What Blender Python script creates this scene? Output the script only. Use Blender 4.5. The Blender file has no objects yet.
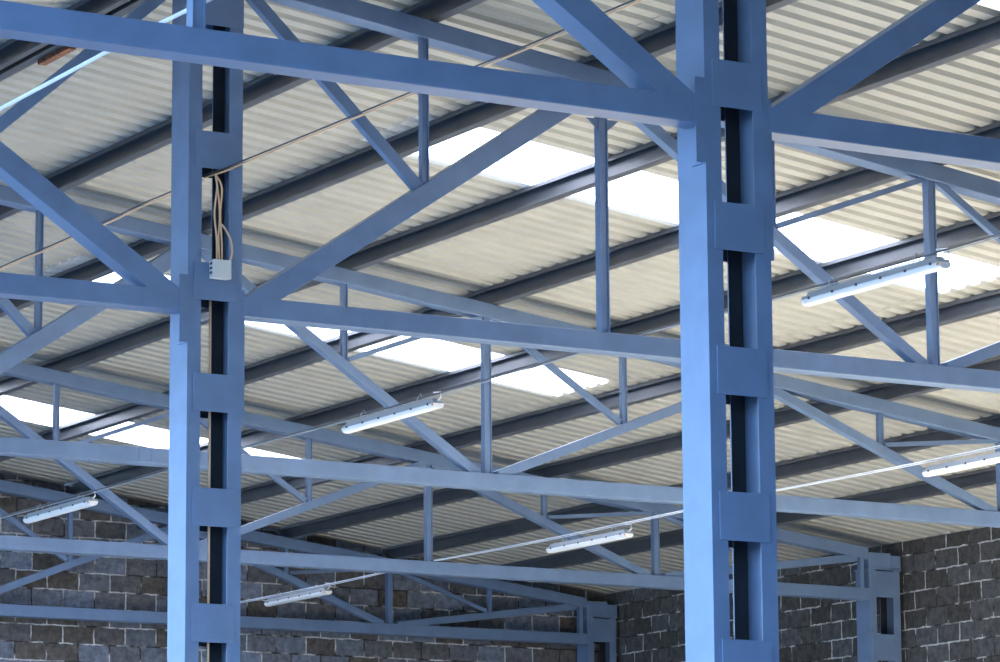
import bpy, bmesh, math, random
from mathutils import Vector, Matrix
random.seed(7)
C = bpy.context.scene.collection
Z0 = 5.88                      # height of the bottom chords above the floor
YT = [-.151, 5.715, 12.0, 17.914, 23.771]   # truss planes
A = 1.397                      # panel length
S = .124                       # roof slope
T0 = 2.176                     # underside of the top chord at the ridge
XR, XL = .032, -.352           # faces of the ridge columns
XM = (XR + XL) / 2
XW = 14.45                     # side wall
YB = 24.10                     # back wall
HC = .132                      # chord section height
PH = .155                      # purlin height

# ---------------------------------------------------------------- materials
def nodes(name):
    m = bpy.data.materials.new(name); m.use_nodes = True
    nt = m.node_tree; return m, nt, nt.nodes['Principled BSDF']
def mat(name, col, rough=.5, metal=0, var=.12, scale=6, bump=0, col2=None, spec=.5):
    m, nt, b = nodes(name)
    tc = nt.nodes.new('ShaderNodeTexCoord'); n = nt.nodes.new('ShaderNodeTexNoise')
    n.inputs['Scale'].default_value = scale; n.inputs['Detail'].default_value = 6
    r = nt.nodes.new('ShaderNodeValToRGB')
    c2 = col2 or tuple(c * (1 - var) for c in col)
    r.color_ramp.elements[0].position = .35; r.color_ramp.elements[1].position = .65
    r.color_ramp.elements[0].color = (*c2, 1); r.color_ramp.elements[1].color = (*[min(1, c * (1 + var * .5)) for c in col], 1)
    nt.links.new(tc.outputs['Object'], n.inputs['Vector']); nt.links.new(n.outputs['Fac'], r.inputs['Fac'])
    nt.links.new(r.outputs['Color'], b.inputs['Base Color'])
    b.inputs['Roughness'].default_value = rough; b.inputs['Metallic'].default_value = metal
    b.inputs['Specular IOR Level'].default_value = spec
    if bump:
        bp = nt.nodes.new('ShaderNodeBump'); bp.inputs['Strength'].default_value = bump; bp.inputs['Distance'].default_value = .004
        nt.links.new(n.outputs['Fac'], bp.inputs['Height']); nt.links.new(bp.outputs['Normal'], b.inputs['Normal'])
    return m
PAINT = mat('blue_grey_paint', (.155, .225, .345), .34, var=.10, scale=5, bump=.15)
PURL = mat('dark_purlin_paint', (.095, .098, .105), .33, var=.12, scale=4)
SHEET = mat('galvanised_sheet', (.44, .425, .365), .6, metal=0, var=.08, scale=2.5)
DARKP = mat('dark_steel', (.030, .032, .036), .6, var=.2)
RIDGE = mat('white_ridge_flashing', (.75, .76, .78), .5)
RUST = mat('rusty_steel', (.30, .12, .05), .8, col2=(.12, .05, .03), scale=30, bump=.5)
PLAST = mat('grey_plastic', (.66, .66, .60), .5, var=.04)
DIFF = mat('white_diffuser', (.88, .86, .82), .35, var=.03)
TRAY = mat('grey_tray', (.34, .35, .36), .45, var=.05)
CLIP = mat('dark_clip', (.05, .05, .055), .5, var=.05)
ORNG = mat('orange_sticker', (.85, .33, .06), .5, var=.03)
CABLE = mat('tan_cable', (.80, .50, .29), .6, var=.1)
BLACKC = mat('black_cable', (.06, .05, .05), .6, var=.1)
STEELW = mat('steel_wire', (.40, .41, .42), .4, var=.05)
DARKW = mat('dark_wire', (.12, .12, .13), .5)
WHITEC = mat('white_cable', (.85, .86, .88), .5, var=.04)
FLOOR = mat('concrete_floor', (.72, .68, .60), .85, var=.12, scale=.8, col2=(.62, .59, .52))
GROUND = mat('dark_yard', (.03, .032, .028), .9, var=.15, scale=.3)
PLASTER = mat('grey_render', (.32, .32, .32), .9)

def skylight_mat():
    m = bpy.data.materials.new('translucent_sheet'); m.use_nodes = True
    nt = m.node_tree; nt.nodes.clear()
    o = nt.nodes.new('ShaderNodeOutputMaterial'); t = nt.nodes.new('ShaderNodeBsdfTranslucent'); d = nt.nodes.new('ShaderNodeBsdfDiffuse')
    mx = nt.nodes.new('ShaderNodeMixShader'); mx.inputs[0].default_value = .2
    t.inputs['Color'].default_value = (.97, .985, 1, 1); d.inputs['Color'].default_value = (.85, .88, .9, 1)
    nt.links.new(t.outputs[0], mx.inputs[1]); nt.links.new(d.outputs[0], mx.inputs[2]); nt.links.new(mx.outputs[0], o.inputs[0])
    return m
SKY = skylight_mat()

def block_mat(name, axis, u0, v0, c1, c2):
    m, nt, b = nodes(name); N = nt.nodes; L = nt.links
    g = N.new('ShaderNodeNewGeometry'); sp = N.new('ShaderNodeSeparateXYZ'); cb = N.new('ShaderNodeCombineXYZ')
    L.new(g.outputs['Position'], sp.inputs[0])
    ns = N.new('ShaderNodeTexNoise'); ns.inputs['Scale'].default_value = 9; ns.inputs['Detail'].default_value = 4
    L.new(g.outputs['Position'], ns.inputs['Vector'])
    def add(src, off, wob):
        a = N.new('ShaderNodeMath'); a.operation = 'ADD'; a.inputs[1].default_value = off; L.new(src, a.inputs[0])
        w = N.new('ShaderNodeMath'); w.operation = 'MULTIPLY_ADD'; w.inputs[1].default_value = wob * 1.7
        L.new(ns.outputs['Fac'], w.inputs[0]); L.new(a.outputs[0], w.inputs[2]); return w.outputs[0]
    L.new(add(sp.outputs[axis], -u0, .018), cb.inputs[0]); L.new(add(sp.outputs['Z'], -v0, .018), cb.inputs[1])
    br = N.new('ShaderNodeTexBrick'); br.inputs['Scale'].default_value = 1; br.offset = .5
    br.inputs['Brick Width'].default_value = .395; br.inputs['Row Height'].default_value = .206
    br.inputs['Mortar Size'].default_value = .009; br.inputs['Mortar Smooth'].default_value = .15; br.inputs['Bias'].default_value = -.1
    br.inputs['Color1'].default_value = (*c1, 1); br.inputs['Color2'].default_value = (*c2, 1)
    L.new(cb.outputs[0], br.inputs['Vector'])
    # mortar: pale where it is full, dark where the joint is empty
    mn = N.new('ShaderNodeTexNoise'); mn.inputs['Scale'].default_value = 3.2; mn.inputs['Detail'].default_value = 5
    L.new(g.outputs['Position'], mn.inputs['Vector'])
    mr = N.new('ShaderNodeValToRGB'); mr.color_ramp.elements[0].position = .44; mr.color_ramp.elements[1].position = .54
    mr.color_ramp.elements[0].color = (.05, .045, .04, 1); mr.color_ramp.elements[1].color = (.55, .53, .50, 1)
    L.new(mn.outputs['Fac'], mr.inputs['Fac']); L.new(mr.outputs['Color'], br.inputs['Mortar'])
    fn = N.new('ShaderNodeTexNoise'); fn.inputs['Scale'].default_value = 11; fn.inputs['Detail'].default_value = 8; fn.inputs['Roughness'].default_value = .7
    L.new(g.outputs['Position'], fn.inputs['Vector'])
    fr = N.new('ShaderNodeValToRGB'); fr.color_ramp.elements[0].position = .3; fr.color_ramp.elements[1].position = .72
    fr.color_ramp.elements[0].color = (.5, .5, .5, 1); fr.color_ramp.elements[1].color = (1.6, 1.6, 1.6, 1)
    L.new(fn.outputs['Fac'], fr.inputs['Fac'])
    mu = N.new('ShaderNodeMixRGB'); mu.blend_type = 'MULTIPLY'; mu.inputs[0].default_value = 1
    L.new(br.outputs['Color'], mu.inputs[1]); L.new(fr.outputs['Color'], mu.inputs[2]); L.new(mu.outputs[0], b.inputs['Base Color'])
    h = N.new('ShaderNodeMath'); h.operation = 'MULTIPLY_ADD'; h.inputs[1].default_value = -1.2
    L.new(br.outputs['Fac'], h.inputs[0]); L.new(fn.outputs['Fac'], h.inputs[2])
    bp = N.new('ShaderNodeBump'); bp.inputs['Strength'].default_value = .7; bp.inputs['Distance'].default_value = .01
    L.new(h.outputs[0], bp.inputs['Height']); L.new(bp.outputs['Normal'], b.inputs['Normal'])
    b.inputs['Roughness'].default_value = .92; b.inputs['Specular IOR Level'].default_value = .2
    return m
BLOCK_B = block_mat('block_wall_back', 'X', 6.459, Z0 - .235, (.11, .095, .08), (.19, .22, .28))
BLOCK_S = block_mat('block_wall_side', 'Y', 17.563, Z0 - .09, (.075, .066, .058), (.12, .118, .115))

# ---------------------------------------------------------------- mesh building (coordinates: z measured from the bottom chords)
class MB:
    def __init__(s): s.v = []; s.f = []
    def add(s, vs, fs):
        n = len(s.v); s.v += [Vector(v) for v in vs]; s.f += [[i + n for i in f] for f in fs]; return s
    def box(s, x0, x1, y0, y1, z0, z1):
        return s.add([(x, y, z) for z in (z0, z1) for y in (y0, y1) for x in (x0, x1)],
                     [(0, 2, 3, 1), (4, 5, 7, 6), (0, 1, 5, 4), (2, 6, 7, 3), (0, 4, 6, 2), (1, 3, 7, 5)])
    def sweep(s, prof, a, b, n, w):
        """closed profile [(u, v)] swept from a to b; u along n, v along w"""
        a, b, n, w = Vector(a), Vector(b), Vector(n), Vector(w); k = len(prof)
        vs = [a + n * u + w * v for u, v in prof] + [b + n * u + w * v for u, v in prof]
        fs = [tuple(range(k))[::-1], tuple(range(k, 2 * k))] + [(i, (i + 1) % k, k + (i + 1) % k, k + i) for i in range(k)]
        return s.add(vs, fs)
    def beam(s, a, b, wid, y0, dep):
        """rectangular bar in the XZ plane from a=(x,z) to b=(x,z)"""
        d = Vector((b[0] - a[0], 0, b[1] - a[1])).normalized(); n = Vector((-d.z, 0, d.x)); h = wid / 2
        return s.sweep([(-h, 0), (h, 0), (h, dep), (-h, dep)], (a[0], y0, a[1]), (b[0], y0, b[1]), n, (0, 1, 0))
    def chan(s, a, b, wid, y0, dep, t=.006):
        """channel in the XZ plane, open towards -Y"""
        d = Vector((b[0] - a[0], 0, b[1] - a[1])).normalized(); n = Vector((-d.z, 0, d.x)); h = wid / 2
        return s.sweep([(-h, 0), (-h + t, 0), (-h + t, .014), (h - t, .014), (h - t, 0), (h, 0), (h, dep), (-h, dep)], (a[0], y0, a[1]), (b[0], y0, b[1]), n, (0, 1, 0))
    def tube(s, pts, r, seg=8):
        pts = [Vector(p) for p in pts]; rings = []
        for i, p in enumerate(pts):
            d = (pts[min(i + 1, len(pts) - 1)] - pts[max(i - 1, 0)]).normalized()
            u = d.cross(Vector((0, 0, 1))) if abs(d.z) < .9 else d.cross(Vector((1, 0, 0))); u.normalize(); w = d.cross(u)
            rings.append([p + (u * math.cos(t) + w * math.sin(t)) * r for t in [2 * math.pi * k / seg for k in range(seg)]])
        vs = [v for ring in rings for v in ring]; fs = [tuple(range(seg))[::-1], tuple(range(len(vs) - seg, len(vs)))]
        for i in range(len(rings) - 1):
            fs += [(i * seg + k, i * seg + (k + 1) % seg, (i + 1) * seg + (k + 1) % seg, (i + 1) * seg + k) for k in range(seg)]
        return s.add(vs, fs)
    def build(s, name, m, parent=None, smooth=False, bevel=0, label=None):
        vs = [v + Vector((0, 0, Z0)) for v in s.v]
        if parent is not None: org = Vector(parent['_o'])
        else:
            lo = [min(v[i] for v in vs) for i in range(3)]; hi = [max(v[i] for v in vs) for i in range(3)]
            org = Vector(((lo[0] + hi[0]) / 2, (lo[1] + hi[1]) / 2, lo[2]))
        me = bpy.data.meshes.new(name); me.from_pydata([v - org for v in vs], [], s.f)
        bm = bmesh.new(); bm.from_mesh(me); bmesh.ops.recalc_face_normals(bm, faces=bm.faces); bm.to_mesh(me); bm.free()
        for mm in (m if isinstance(m, list) else [m]): me.materials.append(mm)
        if smooth: me.polygons.foreach_set('use_smooth', [True] * len(me.polygons))
        o = bpy.data.objects.new(name, me); C.objects.link(o); o['_o'] = list(org)
        if parent is not None:
            o.parent = parent
        else: o.location = org
        if bevel:
            bv = o.modifiers.new('bevel', 'BEVEL'); bv.width = bevel; bv.segments = 2; bv.limit_method = 'ANGLE'
        if label: o['label'] = label
        return o
def thing(name, label, cat, loc, group=None):
    o = bpy.data.objects.new(name, None); C.objects.link(o); o.location = (loc[0], loc[1], loc[2] + Z0); o['_o'] = [loc[0], loc[1], loc[2] + Z0]
    o.empty_display_size = .2
    o['label'] = label; o['category'] = cat
    if group: o['group'] = group
    return o
def tag(o, label, cat, group=None):
    o['label'] = label; o['category'] = cat
    if group: o['group'] = group
    return o
def struct(o): o['kind'] = 'structure'; return o

# ---------------------------------------------------------------- trusses
def ztop(x):                       # underside of the top chord
    return T0 - S * (x if x > XM else 2 * XM - x)
def truss(i, side, label, dz=0):
    y = YT[i]
    mx = (lambda x: x) if side > 0 else (lambda x: 2 * XM - x)     # mirror about the ridge
    t = thing('roof_truss', label, 'roof truss', (mx(XR), y, dz), 'blue steel roof trusses')
    P = lambda x, z: (mx(x), z + dz)
    xe = 13.955 if side > 0 else 2 * XM + 6.0; kn = 10 if side > 0 else 4
    MB().beam(P(XR + .004, HC / 2), P(xe, HC / 2), HC, y, .152).build('bottom_chord', PAINT, t, bevel=.006)
    xs = XR + .004
    zt = lambda x: T0 - S * x
    MB().beam(P(xs, zt(xs) + HC / 2), P(xe, zt(xe) + HC / 2), HC - .006, y + .001, .150).build('top_chord', PAINT, t, bevel=.006)
    X = lambda k: k * A + (.035 if side < 0 else 0)
    # main diagonals W shape, two panels each
    mains = []
    for n in range(kn // 2):
        k = 2 * n; w = .138 if n == 0 else .082; d = .150 if n == 0 else .085
        if n % 2 == 0:                    # rises from the bottom chord at k to the top chord at k + 2
            a = (X(k) + .10, HC - .01); b = (X(k + 2) - (.03 if n < 4 else .16), zt(X(k + 2)) + .02)
            if n == 0:                    # its upper edge starts where the chord meets the column
                q = Vector((XR + .01, HC - .015)); d_ = (Vector(b) - q).normalized(); a = tuple(q + Vector((d_.y, -d_.x)) * w / 2)
        else:
            a = (X(k) + .03, zt(X(k)) + .02); b = (X(k + 2) - .10, HC - .01)
        mains.append((a, b, w, d))
        yy = y + (.002 if n == 0 else .012)
        MB().beam(P(*a), P(*b), w, yy, d).build('diagonal_brace', PAINT, t, bevel=.004)
    def onmain(n, x):
        a, b = mains[n][:2]; return a[1] + (b[1] - a[1]) * (x - a[0]) / (b[0] - a[0])
    for k in range(1, kn):
        x = X(k)
        if k % 2: # short post from the middle of a diagonal
            zz = onmain(k // 2, x) + mains[k // 2][2] * .5 / math.cos(math.atan(abs((mains[k // 2][1][1] - mains[k // 2][0][1]) / (2 * A))))
            MB().chan(P(x, zz - .01), P(x, zt(x) + .01), .052, y + .02, .050).build('short_post', PAINT, t)
        else:
            MB().chan(P(x, HC - .01), P(x, zt(x) + .01), .068, y + .02, .065, .007).build('post', PAINT, t)
    for k, kt, w in ((1, 0, .078), (3, 4, .042), (5, 4, .055), (7, 8, .038), (9, 8, .045)):
        if k >= kn: continue
        x = X(k); zz = onmain(k // 2, x); a = (x + (-.04 if kt < k else .04), zz + .05); b = (X(kt) + (.05 if kt < k else -.05), zt(X(kt)) + .01)
        if kt == 0: b = (XR + .06, zt(XR) - .02)
        MB().beam(P(*a), P(*b), w, y + .025, .06 if kt < 2 else .045).build('secondary_brace', PAINT, t, bevel=.002)
    MB().beam(P(xe - .075, HC - .01), P(xe - .075, zt(xe - .075) + .01), .05, y + .02, .06).build('end_post', PAINT, t)
    # triangular gussets at the first top node
    x = X(2); z = zt(x)
    for sg in (-1, 1):
        g = MB(); g.sweep([(sg * .03, -.215), (sg * .13, -.215), (sg * .03, -.30)], (mx(x), y + .03, z + dz), (mx(x), y + .038, z + dz), (1 if side > 0 else -1, 0, 0), (0, 0, 1))
        g.build('gusset_plate', PAINT, t)
    return t

truss(0, 1, 'nearest roof truss right of the nearer blue column, cut by the right picture edge')
truss(0, -1, 'nearest truss, its long bottom chord crossing the top left in front of the left column')
truss(1, 1, 'truss running right from the left blue column behind the nearer column')
truss(1, -1, 'truss joining the left blue column from the left picture edge')
t3 = truss(2, 1, 'third truss from the front, crossing the picture at mid height behind both columns')
truss(3, 1, 'fourth truss from the front, its end resting on the wall column at right')
truss(4, 1, 'farthest truss, close to the back block wall and ending on the corner column')

MB().box(2.28, 2.39, YT[2] - .004, YT[2] + .002, .008, HC - .006).build('splice_plate', PAINT, t3, bevel=.002)
MB().box(2.395, 2.55, YT[2] - .004, YT[2] + .002, .008, HC - .006).build('splice_plate', PAINT, t3, bevel=.002)

# ---------------------------------------------------------------- columns
def channel_v(x0, x1, y0, y1, z0, z1, openx, t=.009):
    """upright channel, web on the side away from openx"""
    m = MB(); p = [(x0, y0), (x1, y0), (x1, y1), (x0, y1)]
    if openx > 0: p = [(x0, y0), (x1, y0), (x1, y0 + t), (x0 + t, y0 + t), (x0 + t, y1 - t), (x1, y1 - t), (x1, y1), (x0, y1)]
    else: p = [(x1, y0), (x0, y0), (x0, y0 + t), (x1 - t, y0 + t), (x1 - t, y1 - t), (x0, y1 - t), (x0, y1), (x1, y1)]
    m.sweep(p, (0, 0, z0), (0, 0, z1), (1, 0, 0), (0, 1, 0)); return m
def column(xl, xr, y0, dep, ztop_, battens, label, head=None, batx=.043):
    t = thing('steel_column', label, 'column', ((xl + xr) / 2, y0 + dep / 2, -Z0), 'laced blue steel columns')
    fw = .094
    channel_v(xl, xl + fw, y0, y0 + dep, -Z0, ztop_, 1).build('channel', PAINT, t)
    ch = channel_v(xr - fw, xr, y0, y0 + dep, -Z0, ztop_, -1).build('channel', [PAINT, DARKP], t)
    ch.data.polygons[6].material_index = 1          # darker colour on the inner side of the far flange
    for z0, z1 in battens:
        for yy in (y0 - .009, y0 + dep):
            MB().box(xl + batx, xr - batx, yy, yy + .009, z0, z1).build('batten_plate', PAINT if yy < y0 else DARKP, t, bevel=.002)  # rear plates take the darker steel colour
    MB().box(xl - .08, xr + .08, y0 - .08, y0 + dep + .08, -Z0, -Z0 + .02).build('base_plate', PAINT, t)
    if head:
        for yy in (y0 - .009, y0 + dep):
            MB().box(xl, xr, yy, yy + .009, head[0], head[1]).build('head_plate', PAINT, t, bevel=.002)
    return t
bat = [(z - .242, z) for z in (1.81, 1.075, .340, -.390, -1.120, -1.845, -2.573, -3.30, -4.03, -4.76)]
zc = T0 + .02
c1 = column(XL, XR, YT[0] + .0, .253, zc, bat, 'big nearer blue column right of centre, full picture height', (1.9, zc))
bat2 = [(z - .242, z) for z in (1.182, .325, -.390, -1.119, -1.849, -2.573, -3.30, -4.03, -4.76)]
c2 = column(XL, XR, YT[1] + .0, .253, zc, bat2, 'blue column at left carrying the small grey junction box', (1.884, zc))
for c, y in ((c1, YT[0]), (c2, YT[1])):
    # connection angles that hold the chords
    for nm, bx in (('connection_angle', (XL - .065, XL, y - .004, y + .0)),):
        m = MB(); m.box(XL - .058, XL - .002, y - .004, y + .004, -.20, .235); m.box(XL - .010, XL, y + .004, y + .12, -.20, .235)
        m.build(nm, PAINT, c)
    m = MB(); m.box(XR, XR + .022, y + .004, y + .012, -.66, .17); m.box(XR, XR + .008, y + .012, y + .10, -.66, .17)
    m.build('connection_angle', PAINT, c)
for i, lab in ((3, 'column against the side wall at right, under the end of the fourth truss'), (4, 'column in the far wall corner, under the end of the farthest truss')):
    y = YT[i]; xl, xr = 13.955, 14.375
    t = column(xl, xr, y, .25, .338, [(.035, .325)] + [(z - .29, z) for z in (-.375, -1.125, -1.85, -2.58, -3.3, -4.03, -4.76)], lab, None, .03)
    MB().box(xl - .015, xr + .015, y - .02, y + .25 + .01, .338, .352).build('cap_plate', PAINT, t)
    MB().box(xl + .0, xr - .12, y - .004, y + .2, .352, T0 - S * 14.2 + HC - .02).build('head_block', PAINT, t, bevel=.004)
    MB().box(xr - .118, xr + .02, y - .002, y + .19, .352, T0 - S * 14.3 + HC - .03).build('head_block', PAINT, t, bevel=.004)

# ---------------------------------------------------------------- purlins
YF = -12.0; XE = 6.2    # roof's front edge, closed by an added wall, and its open left edge
PP = [(0, 0), (.07, 0), (.07, .012), (.012, .012), (.012, .108), (-.002, PH), (-.016, PH), (0, .108)]
PPB = [(0, 0), (.07, 0), (.07, PH), (0, PH), (0, PH - .032), (.006, PH - .032), (.006, PH - .006), (.064, PH - .006), (.064, .006), (.006, .006), (.006, .016), (0, .016)]
def purlin(x, label, flip=False, wide=1.0):
    sx = -1 if flip else 1
    ax = x if x > XM else 2 * XM - x
    zb = T0 + HC - S * ax + (.013 if ax < 2.72 else .006 if ax < 8.22 else 0)
    o = MB().sweep([(sx * u * wide, v - S * (sx * u * wide) * (1 if x > XM else -1)) for u, v in PPB], (x, YF, zb), (x, YB - .005, zb), (1, 0, 0), (0, 0, 1)).build('purlin', PURL)
    return tag(o, label, 'purlin', 'long dark purlins under the roof sheets')
order = ['first', 'second', 'third', 'fourth', 'fifth', 'sixth', 'seventh', 'eighth', 'ninth']
for k in range(1, 10):
    purlin(k * A + .045, f'dark roof purlin, {order[k - 1]} down the right slope from the ridge')
purlin(XM + .012, 'ridge purlin on the right side of the dark ridge gap')
purlin(XM - .115, 'ridge purlin on the left side of the dark ridge gap')
for k in range(1, 4):
    purlin(2 * XM - k * A - .045, 'purlin on the left roof slope, %s from the ridge' % order[k - 1])

# ---------------------------------------------------------------- corrugated roof
PIT = .2035
PRO = [(0, 0), (.108, 0), (.130, .040), (.180, .040)]        # one pitch of the profile
def sheet(name, xa, xb, y0, y1, dz, m, side=1, solid=True):
    base = lambda x: T0 + HC + PH + .001 - S * (x if side > 0 else x) + dz
    n0 = math.floor(y0 / PIT); pts = []
    k = n0
    while k * PIT < y1 + PIT:
        for u, v in PRO: pts.append((k * PIT + u, v))
        k += 1
    def hz(y):
        for (ya, va), (yb, vb) in zip(pts, pts[1:]):
            if ya <= y <= yb: return va + (vb - va) * (y - ya) / (yb - ya)
        return 0
    row = [(y0, hz(y0))] + [p for p in pts if y0 < p[0] < y1] + [(y1, hz(y1))]
    mb = MB(); vs = []
    fx = (lambda x: x) if side > 0 else (lambda x: 2 * XM - x)
    for x in (xa, xb):
        for y, v in row: vs.append((fx(x), y, base(x) + v))
    n = len(row)
    mb.add(vs, [(i, i + 1, n + i + 1, n + i) for i in range(n - 1)])
    o = mb.build(name, m)
    if solid:
        s = o.modifiers.new('thick', 'SOLIDIFY'); s.thickness = .0012; s.offset = 1
    return o
tiers = [(XR - .08, 2.93, .014), (2.72, 8.42, .007), (8.22, 14.95, 0)]
SKYR = [(2.08, 3.16), (8.05, 9.12), (14.14, 15.22), (20.2, 21.25)]
for side in (1, -1):
    for ti, (xa, xb, dz) in enumerate(tiers):
        if side < 0:
            if ti == 2: continue
            xb = min(xb, XE)
        cuts = SKYR if (ti == 1 and side > 0) else []
        y = YF
        for a, b in cuts:
            struct(sheet('ceiling', xa, xb, y, a + .02, dz, SHEET, side)); y = b - .02
        struct(sheet('ceiling', xa, xb, y, YB + .15, dz, SHEET, side))
sl = {2.08: 'skylight strip at the top right corner of the picture', 8.05: 'long skylight strip passing behind the nearer column near the top',
      14.14: 'skylight strip at picture centre, seen under the second truss', 20.2: 'farthest skylight strip, at left just above the third truss chord'}
for a, b in SKYR:
    o = sheet('skylight_panel', 2.72, 8.42, a, b, .0075, SKY, 1, False)
    tag(o, sl.get(a, 'skylight strip in the roof nearer than the picture shows'), 'skylight', 'translucent roof skylights')
m = MB(); m.sweep([(-.25, T0 + HC + PH + .02), (0, T0 + HC + PH + .075), (.25, T0 + HC + PH + .02), (0, T0 + HC + PH + .078)], (XM, YF, 0), (XM, YB + .15, 0), (1, 0, 0), (0, 0, 1))
struct(m.build('trim_1', RIDGE))

# ---------------------------------------------------------------- walls, floor
WT = T0 + HC + PH - S * XW
RO0, RO1, ROH = 3.5, 13.2, .2      # unseen opening added in the side wall to let sun onto the floor
m = MB(); m.box(XW, XW + .2, RO1, YB, -Z0, WT); m.box(XW, XW + .2, RO0, RO1, ROH, WT); m.box(XW, XW + .2, YF, RO0, -Z0, WT); struct(m.build('wall_right', BLOCK_S))
zr = T0 + HC + PH - S * XM - .02
m = MB(); m.sweep([(-XE, -Z0), (XW + .2, -Z0), (XW + .2, WT - .03), (XM, zr), (-XE, zr - S * (XE + XM))], (0, YB, 0), (0, YB + .2, 0), (1, 0, 0), (0, 0, 1))
struct(m.build('wall_back', BLOCK_B))
m = MB(); m.sweep([(-XE, -Z0), (XW + .2, -Z0), (XW + .2, WT - .03), (XM, zr), (-XE, zr - S * (XE + XM))], (0, YF - .2, 0), (0, YF, 0), (1, 0, 0), (0, 0, 1))
struct(m.build('wall_front_sky_blocker', PLASTER))  # unseen wall added to shut out sky light from the front
m = MB(); m.box(-7.5, XW + .2, YF, YB + .2, -Z0 - .1, -Z0); struct(m.build('floor', FLOOR))
m = MB(); m.box(-160, 160, -160, 160, -Z0 - .3, -Z0 - .1); struct(m.build('floor', GROUND)).name = 'floor_yard'

# ---------------------------------------------------------------- lights hanging on wires
def wirepts(x, ys, z=.14, sag=.03, n=8, off=(0, 0)):
    p = []
    for a, b in zip(ys, ys[1:]):
        for k in range(n):
            t = k / n; p.append((x + off[0], a + (b - a) * t, z - sag * 4 * t * (1 - t) + off[1]))
    p.append((x + off[0], ys[-1], z + off[1])); return p
def lightwire(x, label, mats, z=.14, y0=-6.0, r=(.006, .006), ys=None):
    ys = ys or [y0] + [y + .07 for y in YT] + [YB]
    t = thing('suspension_wire', label, 'wire', (x, 0, z), 'wires along the hall that carry the tube lights')
    MB().tube(wirepts(x, ys, z, .02, off=(0, .006)), r[0], 6).build('carrier_wire', mats[0], t, smooth=True)
    MB().tube(wirepts(x, ys, z, .028, off=(.008, .0)), r[1] * .7, 6).build('power_cable', mats[1], t, smooth=True)
    return t
W1X, W2X = 3.06, 8.44
lightwire(W1X, 'wire crossing the picture from lower left to upper right, carrying three tube lights', (DARKW, STEELW))
lightwire(W2X, 'lower wire carrying the three tube lights nearer the side wall', (WHITEC, WHITEC))
tag(MB().tube([(-3.1, -5, .33), (-3.1, -.2, .275), (-3.1, .36, .285), (-3.1, 2.3, .27), (-3.1, 5.8, .22)], .0105, 8).build('stay_rod', WHITEC, smooth=True),
    'bright white rod slanting across the top left corner', 'rod')

def tube_light(x, yc, z, label, proto=[None]):
    L = .72
    z += .008
    def rect(m, w0, w1, z0, z1, ya, yb):
        m.sweep([(-w0, z0), (w0, z0), (w1, z1), (-w1, z1)], (x, ya, 0), (x, yb, 0), (1, 0, 0), (0, 0, 1))
    t = thing('tube_light', label, 'tube light', (x, yc, z), 'tube lights hanging on the wires')
    y0, y1 = yc - L, yc + L
    m = MB(); rect(m, .046, .042, z + .040, z + .060, y0 + .01, y1 - .01); rect(m, .034, .026, z + .060, z + .084, y0 + .05, y1 - .05)
    m.build('tray', TRAY, t, bevel=.003)
    m = MB(); pr = [(.043, .041), (.043, .028), (.035, .012), (.019, .002), (-.019, .002), (-.035, .012), (-.043, .028), (-.043, .041)]
    m.sweep([(u, z + v) for u, v in pr], (x, y0 + .025, 0), (x, y1 - .025, 0), (1, 0, 0), (0, 0, 1)); m.build('diffuser', DIFF, t, bevel=.003)
    for ye in (y0, y1 - .03):
        m = MB(); m.sweep([(u * 1.06, z + v) for u, v in pr] , (x, ye, 0), (x, ye + .03, 0), (1, 0, 0), (0, 0, 1)); m.build('end_cap', DIFF, t, bevel=.004)
    for k in range(6):
        yy = y0 + .09 + k * (2 * L - .18) / 5
        for sg in (-1, 1):
            m = MB(); m.box(x + sg * .0455 - .004, x + sg * .0455 + .004, yy - .009, yy + .009, z + .033, z + .048); m.build('clip', CLIP, t)
    for yy in (y0 + .28, y1 - .28):
        m = MB(); m.tube([(x - .03, yy, z + .085), (x - .02, yy, z + .12), (x, yy, z + .150), (x + .02, yy, z + .12), (x + .03, yy, z + .085)], .004, 6); m.build('hanger', STEELW, t)
    m = MB(); m.tube([(x, y0 + .02, z + .06), (x, y0 - .03, z + .08), (x + .005, y0 - .02, z + .12), (x + .012, y0 + .1, z + .135)], .006, 6); m.build('cable_tail', WHITEC, t, smooth=True)
    m = MB(); m.box(x - .0485, x - .0445, y0 + .004, y0 + .026, z + .020, z + .036); m.build('sticker', ORNG, t, label='small orange sticker')
    return t
tube_light(W1X, 3.06, .005, 'tube light at right, just below the upper skylight strip and nearest of all')
tube_light(W1X, 9.19, .005, 'tube light at picture centre, in front of the middle diagonal brace')
tube_light(W1X, 15.30, -.010, 'tube light at far left, in front of the block wall')
tube_light(W2X, 8.90, -.020, 'bright tube light cut by the right picture edge')
tube_light(W2X, 14.95, -.030, 'bright white tube light below centre, left of the nearer column')
tube_light(W2X, 20.97, .005, 'tube light lowest in the picture, between the last two trusses')

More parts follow.
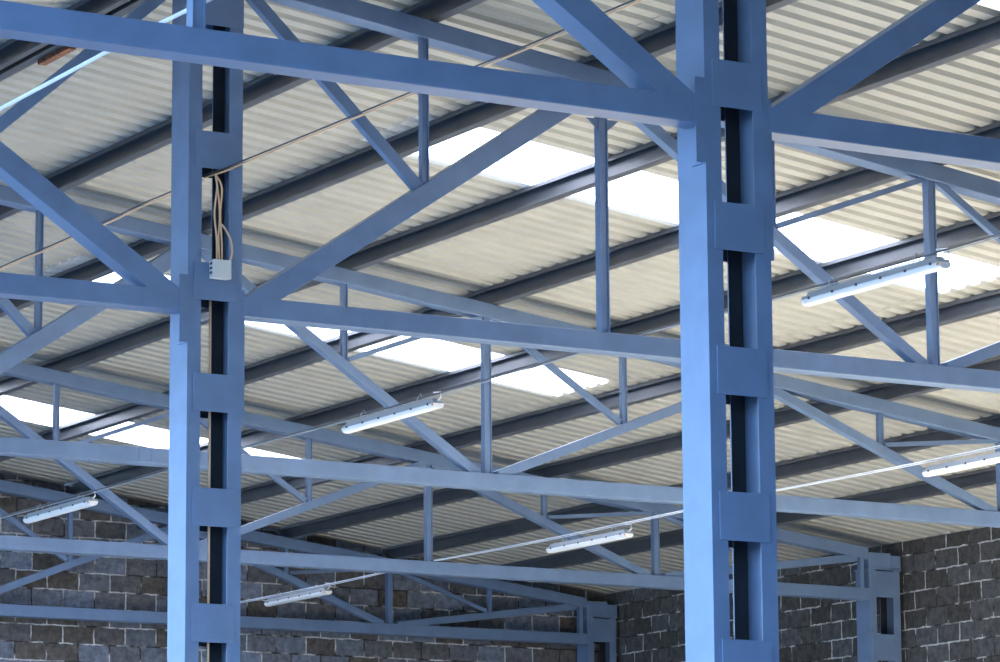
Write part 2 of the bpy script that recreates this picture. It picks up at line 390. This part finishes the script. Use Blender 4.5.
# ---------------------------------------------------------------- cables, junction box, bracket
def two(pts, name, label, m=(CABLE, BLACKC), r=.006):
    t = thing(name, label, 'cable', pts[0])
    MB().tube(pts, r, 6).build('tan_strand', m[0], t, smooth=True)
    MB().tube([(p[0] - .012, p[1], p[2] + .013) for p in pts], r * .8, 6).build('black_strand', m[1], t, smooth=True)
    return t
def smoothp(ctrl, n=6):
    P = [Vector(c) for c in ctrl]; P = [P[0]] + P + [P[-1]]; out = []
    for i in range(1, len(P) - 2):
        for k in range(n):
            t = k / n
            out.append(.5 * ((2 * P[i]) + (P[i + 1] - P[i - 1]) * t + (2 * P[i - 1] - 5 * P[i] + 4 * P[i + 1] - P[i + 2]) * t * t + (3 * P[i] - P[i - 1] - 3 * P[i + 1] + P[i + 2]) * t ** 3))
    out.append(P[-2]); return out
yc2 = YT[1]
two(smoothp([(XM - .03, yc2 + .10, .90), (XM + .05, yc2 - .03, .925), (XM + .13, yc2 - .12, .965), (-.05, 4.4, .945), (-.09, 3.2, .915), (-.13, 2.0, .88), (-.2, .75, .845), (-.2, .11, .84)]),
    'sagging_cable', 'tan and black cable pair rising from the left column towards the upper right')
two(smoothp([(XM - .03, yc2 + .13, .89), (-.236, 6.3, .86), (-.15, 6.8, .905), (-.074, 7.5, .93), (-.15, 8.2, .885), (-.237, 9.0, .84), (-.24, 10.5, .80), (-.24, 12.0, .84)]),
    'sagging_cable', 'tan and black cable pair sagging from the left column to the left picture edge')
jb = thing('junction_box', 'small pale grey junction box on the second plate of the left column', 'junction box', (-.145, yc2 - .03, .215))
MB().box(-.208, -.082, yc2 - .062, yc2 - .010, .218, .335).build('box_body', PLAST, jb, bevel=.006)
MB().box(-.211, -.079, yc2 - .076, yc2 - .060, .215, .338).build('box_lid', PLAST, jb, bevel=.006)
for zz in (.245, .275, .305):
    MB().box(-.2125, -.207, yc2 - .055, yc2 - .03, zz, zz + .016).build('knockout', CLIP, jb)
for dx, dd, lab in ((-.165, .01, 'tan cable dropping into the junction box, left one of the straight three'), (-.145, -.008, 'tan cable dropping into the junction box, middle one of the straight three'), (-.128, .006, 'tan cable dropping into the junction box, right one of the straight three')):
    tag(MB().tube(smoothp([(XM - .005, yc2 - .005, .905), (dx + dd, yc2 - .012, .82), (dx - dd, yc2 - .015, .65), (dx + dd * .4, yc2 - .022, .48), (dx, yc2 - .034, .33)]), .0065, 6).build('drop_cable', CABLE, smooth=True), lab, 'cable', 'drop cables above the junction box')
tag(MB().tube(smoothp([(-.125, yc2 - .018, .58), (-.10, yc2 - .025, .545), (-.068, yc2 - .035, .48), (-.060, yc2 - .04, .40), (-.075, yc2 - .042, .345), (-.088, yc2 - .036, .322)]), .0065, 6).build('drop_cable', CABLE, smooth=True),
    'tan cable looping out to the right of the junction box', 'cable', 'drop cables above the junction box')
tag(MB().tube([(-.168, yc2 + .05, .23), (-.168, yc2 + .05, -1), (-.165, yc2 + .05, -3), (-.168, yc2 + .05, -Z0 + .03)], .008, 6).build('vertical_cable', CABLE, smooth=True),
    'straight tan cable running down inside the left column below the box', 'cable')
m = MB(); m.box(-.10, -.04, 8.17, 8.70, T0 + HC - .012, T0 + HC + .02)
tag(m.build('rusty_bracket', RUST), 'short rusty steel strip beside the ridge in the top left corner', 'bracket')

# ---------------------------------------------------------------- camera
f, yaw, pit, rol = 3719.477, math.radians(30.834), math.radians(10.143), math.radians(-.416)
fw = Vector((math.sin(yaw) * math.cos(pit), math.cos(yaw) * math.cos(pit), math.sin(pit)))
r = Vector((math.cos(yaw), -math.sin(yaw), 0)); u = r.cross(fw)
R = r * math.cos(rol) + u * math.sin(rol); U = -r * math.sin(rol) + u * math.cos(rol)
cam = bpy.data.objects.new('camera', bpy.data.cameras.new('camera')); C.objects.link(cam)
M = Matrix((R, U, -fw)).transposed().to_4x4(); M.translation = Vector((-10.511, -15.157, -4.281 + Z0)); cam.matrix_world = M
cam.data.sensor_width = 36; cam.data.lens = f / 1000 * 36; cam.data.clip_end = 400
bpy.context.scene.camera = cam

# ---------------------------------------------------------------- light
w = bpy.data.worlds.new('world'); bpy.context.scene.world = w; w.use_nodes = True
nt = w.node_tree; bg = nt.nodes['Background']; bg.inputs[1].default_value = 10.5
tc = nt.nodes.new('ShaderNodeTexCoord'); sp = nt.nodes.new('ShaderNodeSeparateXYZ'); rp = nt.nodes.new('ShaderNodeValToRGB')
rp.color_ramp.elements[0].position = 0; rp.color_ramp.elements[0].color = (.46, .72, 1.05, 1)
rp.color_ramp.elements[1].position = .6; rp.color_ramp.elements[1].color = (.12, .32, .85, 1)
nt.links.new(tc.outputs['Generated'], sp.inputs[0]); nt.links.new(sp.outputs['Z'], rp.inputs['Fac']); nt.links.new(rp.outputs['Color'], bg.inputs['Color'])
s = bpy.data.objects.new('sun', bpy.data.lights.new('sun', 'SUN')); C.objects.link(s)
s.data.energy = 62; s.data.color = (1, .93, .80); s.data.angle = math.radians(.6)
sd = Vector((-1, -.18, -.50)).normalized()      # travels towards +X +Y, high sun
s.rotation_euler = sd.to_track_quat('-Z', 'Y').to_euler(); s.location = (0, 0, 30)
vs = bpy.context.scene.view_settings
vs.view_transform = 'Standard'; vs.look = 'None'; vs.gamma = 1; vs.use_curve_mapping = False; vs.exposure = -.55
for o in bpy.data.objects:
    if '_o' in o: del o['_o']
